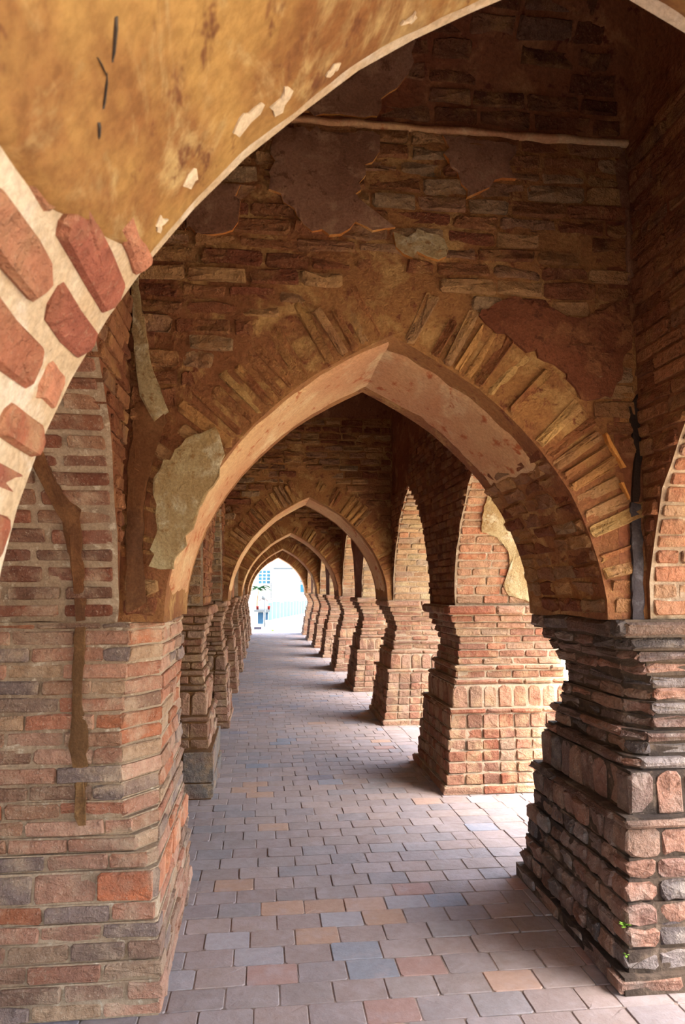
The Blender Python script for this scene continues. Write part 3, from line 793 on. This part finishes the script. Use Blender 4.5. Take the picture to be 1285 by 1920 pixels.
# low kiosk with teal doors, pots on top, little shrine frame, lamp pole
ks = empty('kiosk', (-.1, 33, -.05)); tag(ks, 'low white kiosk with teal shutters at the left of the far opening', 'kiosk')
bx('body', (-.32, 33, -.05), (.30, 34, .52), 'white_wall', ks); bx('counter', (-.38, 32.85, .52), (.36, 34.1, .62), 'metal', ks)
bx('shutter', (-.19, 32.96, -.02), (.07, 33.02, .50), 'teal', ks); bx('shutter', (.13, 32.96, .16), (.28, 33.02, .50), 'teal', ks)
def lathe(prof, c, mat, name, parent, n=14):
    m = MB(); rows = [[(c[0] + r * math.cos(2 * math.pi * i / n), c[1] + r * math.sin(2 * math.pi * i / n), c[2] + z) for i in range(n + 1)] for r, z in prof]
    m.quadgrid(rows); return m.build(name, mat, parent)
for i, (x, lab) in enumerate(((-.21, 'red clay flower pot on the left end of the kiosk counter'), (.31, 'red clay flower pot on the right end of the kiosk counter'))):
    p = empty('flower_pot', (x, 33.2, .62)); tag(p, lab, 'pot', 'pots on the kiosk counter')
    lathe([(0, 0), (.05, 0), (.07, .13), (.085, .13), (.085, .17), (.07, .17), (.065, .14), (0, .14)], (x, 33.2, .62), 'red', 'pot_body', p)
    lathe([(.062, .142), (.03, .155), (0, .16)], (x, 33.2, .62), 'dark', 'soil', p)
sh = empty('garden_frame', (.02, 33.6, .62)); tag(sh, 'small red and white gabled frame standing on the kiosk', 'frame')
for x in (-.10, .22): bx('post', (x - .025, 33.55, .62), (x + .025, 33.6, 1.02), 'white_wall', sh)
for sgn in (-1, 1):
    m = MB(); cx_, px = .06, .06 + sgn * .22
    m.add([(cx_, 33.5, 1.22), (px, 33.5, 1.02), (px, 33.5, .97), (cx_, 33.5, 1.16), (cx_, 33.62, 1.22), (px, 33.62, 1.02), (px, 33.62, .97), (cx_, 33.62, 1.16)],
          [(0, 1, 2, 3), (4, 7, 6, 5), (0, 4, 5, 1), (3, 2, 6, 7), (1, 5, 6, 2)], smooth=False); m.build('gable_bar', 'red', sh)
bx('sill', (-.16, 33.5, .62), (.28, 33.65, .66), 'metal', sh)
lp = empty('lamp_pole', (.12, 31, -.05)); tag(lp, 'thin grey lamp pole in front of the kiosk', 'pole')
lathe([(.05, 0), (.04, .2), (.032, 1.15), (0, 1.16)], (.12, 31, -.05), 'metal', 'pole', lp)
lathe([(0, 0), (.07, .02), (.09, .10), (.06, .2), (0, .22)], (.06, 31, 1.08), 'metal', 'lamp_head', lp)
# overhanging leafy branch at the left of the opening
def tree(x, y, z, n, spread, label, seed, name='tree'):
    r = random.Random(seed); root = empty(name, (x, y, -.05)); tag(root, label, 'tree' if name == 'tree' else 'plant')
    m = MB()
    pts = [Vector((x, y, -.05)), Vector((x - .05, y, z * .5)), Vector((x + .02, y, z))]
    rows = [[(p.x + rr * math.cos(a), p.y + rr * math.sin(a), p.z) for a in [2 * math.pi * i / 8 for i in range(9)]] for p, rr in zip(pts, (.05, .04, .015))]
    m.quadgrid(rows); m.build('trunk', 'mortar_mud', root)
    for f in range(n):
        a = r.uniform(0, 2 * math.pi); el = r.uniform(-.2, .7); L = spread * r.uniform(.7, 1.1); m = MB()
        d = Vector((math.cos(a) * math.cos(el), math.sin(a) * math.cos(el), math.sin(el))); s = d.cross(Vector((0, 0, 1))).normalized(); b = Vector((x, y, z)); prev = None
        for q in range(12):
            t = (q + 1) / 12; c = b + d * L * t + Vector((0, 0, -.5 * L * t * t)); w = L * .30 * (1 - t * .6)
            for sg in (-1, 1):
                tip = c + s * sg * w + d * w * .7 - Vector((0, 0, w * .4)); m.add([tuple(c), tuple(c + d * .11), tuple(tip), tuple((c + tip) / 2 + Vector((0, 0, .01)))], [(0, 1, 3), (1, 2, 3), (2, 0, 3)])
        m.build('frond', 'leaf', root)
tree(-.20, 36, 1.62, 16, .66, 'young palm with drooping green fronds left of the courtyard', 4, 'palm')
# weeds along the edge of the floor
def tuft(x, y, label, n, sz, seed):
    r = random.Random(seed); root = empty('grass_tuft', (x, y, -.05)); tag(root, label, 'plant')
    for i in range(n):
        a = r.uniform(0, 6.28); ln = sz * r.uniform(.5, 1); m = MB(); b = Vector((x + r.uniform(-.05, .05), y, -.05)); t = b + Vector((math.cos(a) * ln * .4, math.sin(a) * ln * .4, ln)); sd = Vector((-math.sin(a), math.cos(a), 0)) * .018
        m.add([tuple(b - sd), tuple(b + sd), tuple(t), tuple((b + t) / 2 + Vector((0, .01, 0)))], [(0, 1, 3), (1, 2, 3), (2, 0, 3)]); m.build('blade', 'weed', root)
tuft(.40, 27.6, 'yellow green weed growing beside the end of the brick floor', 12, .16, 3)
# dark parked handcart wheel low at the left
ct = empty('step_block', (-.12, 29, -.05)); tag(ct, 'dark low step block at the left foot of the far opening', 'block')
bx('block', (-.32, 29, -.05), (.0, 29.5, .06), 'dark', ct); bx('cap', (-.36, 28.95, .06), (.03, 29.55, .12), 'white_wall', ct)
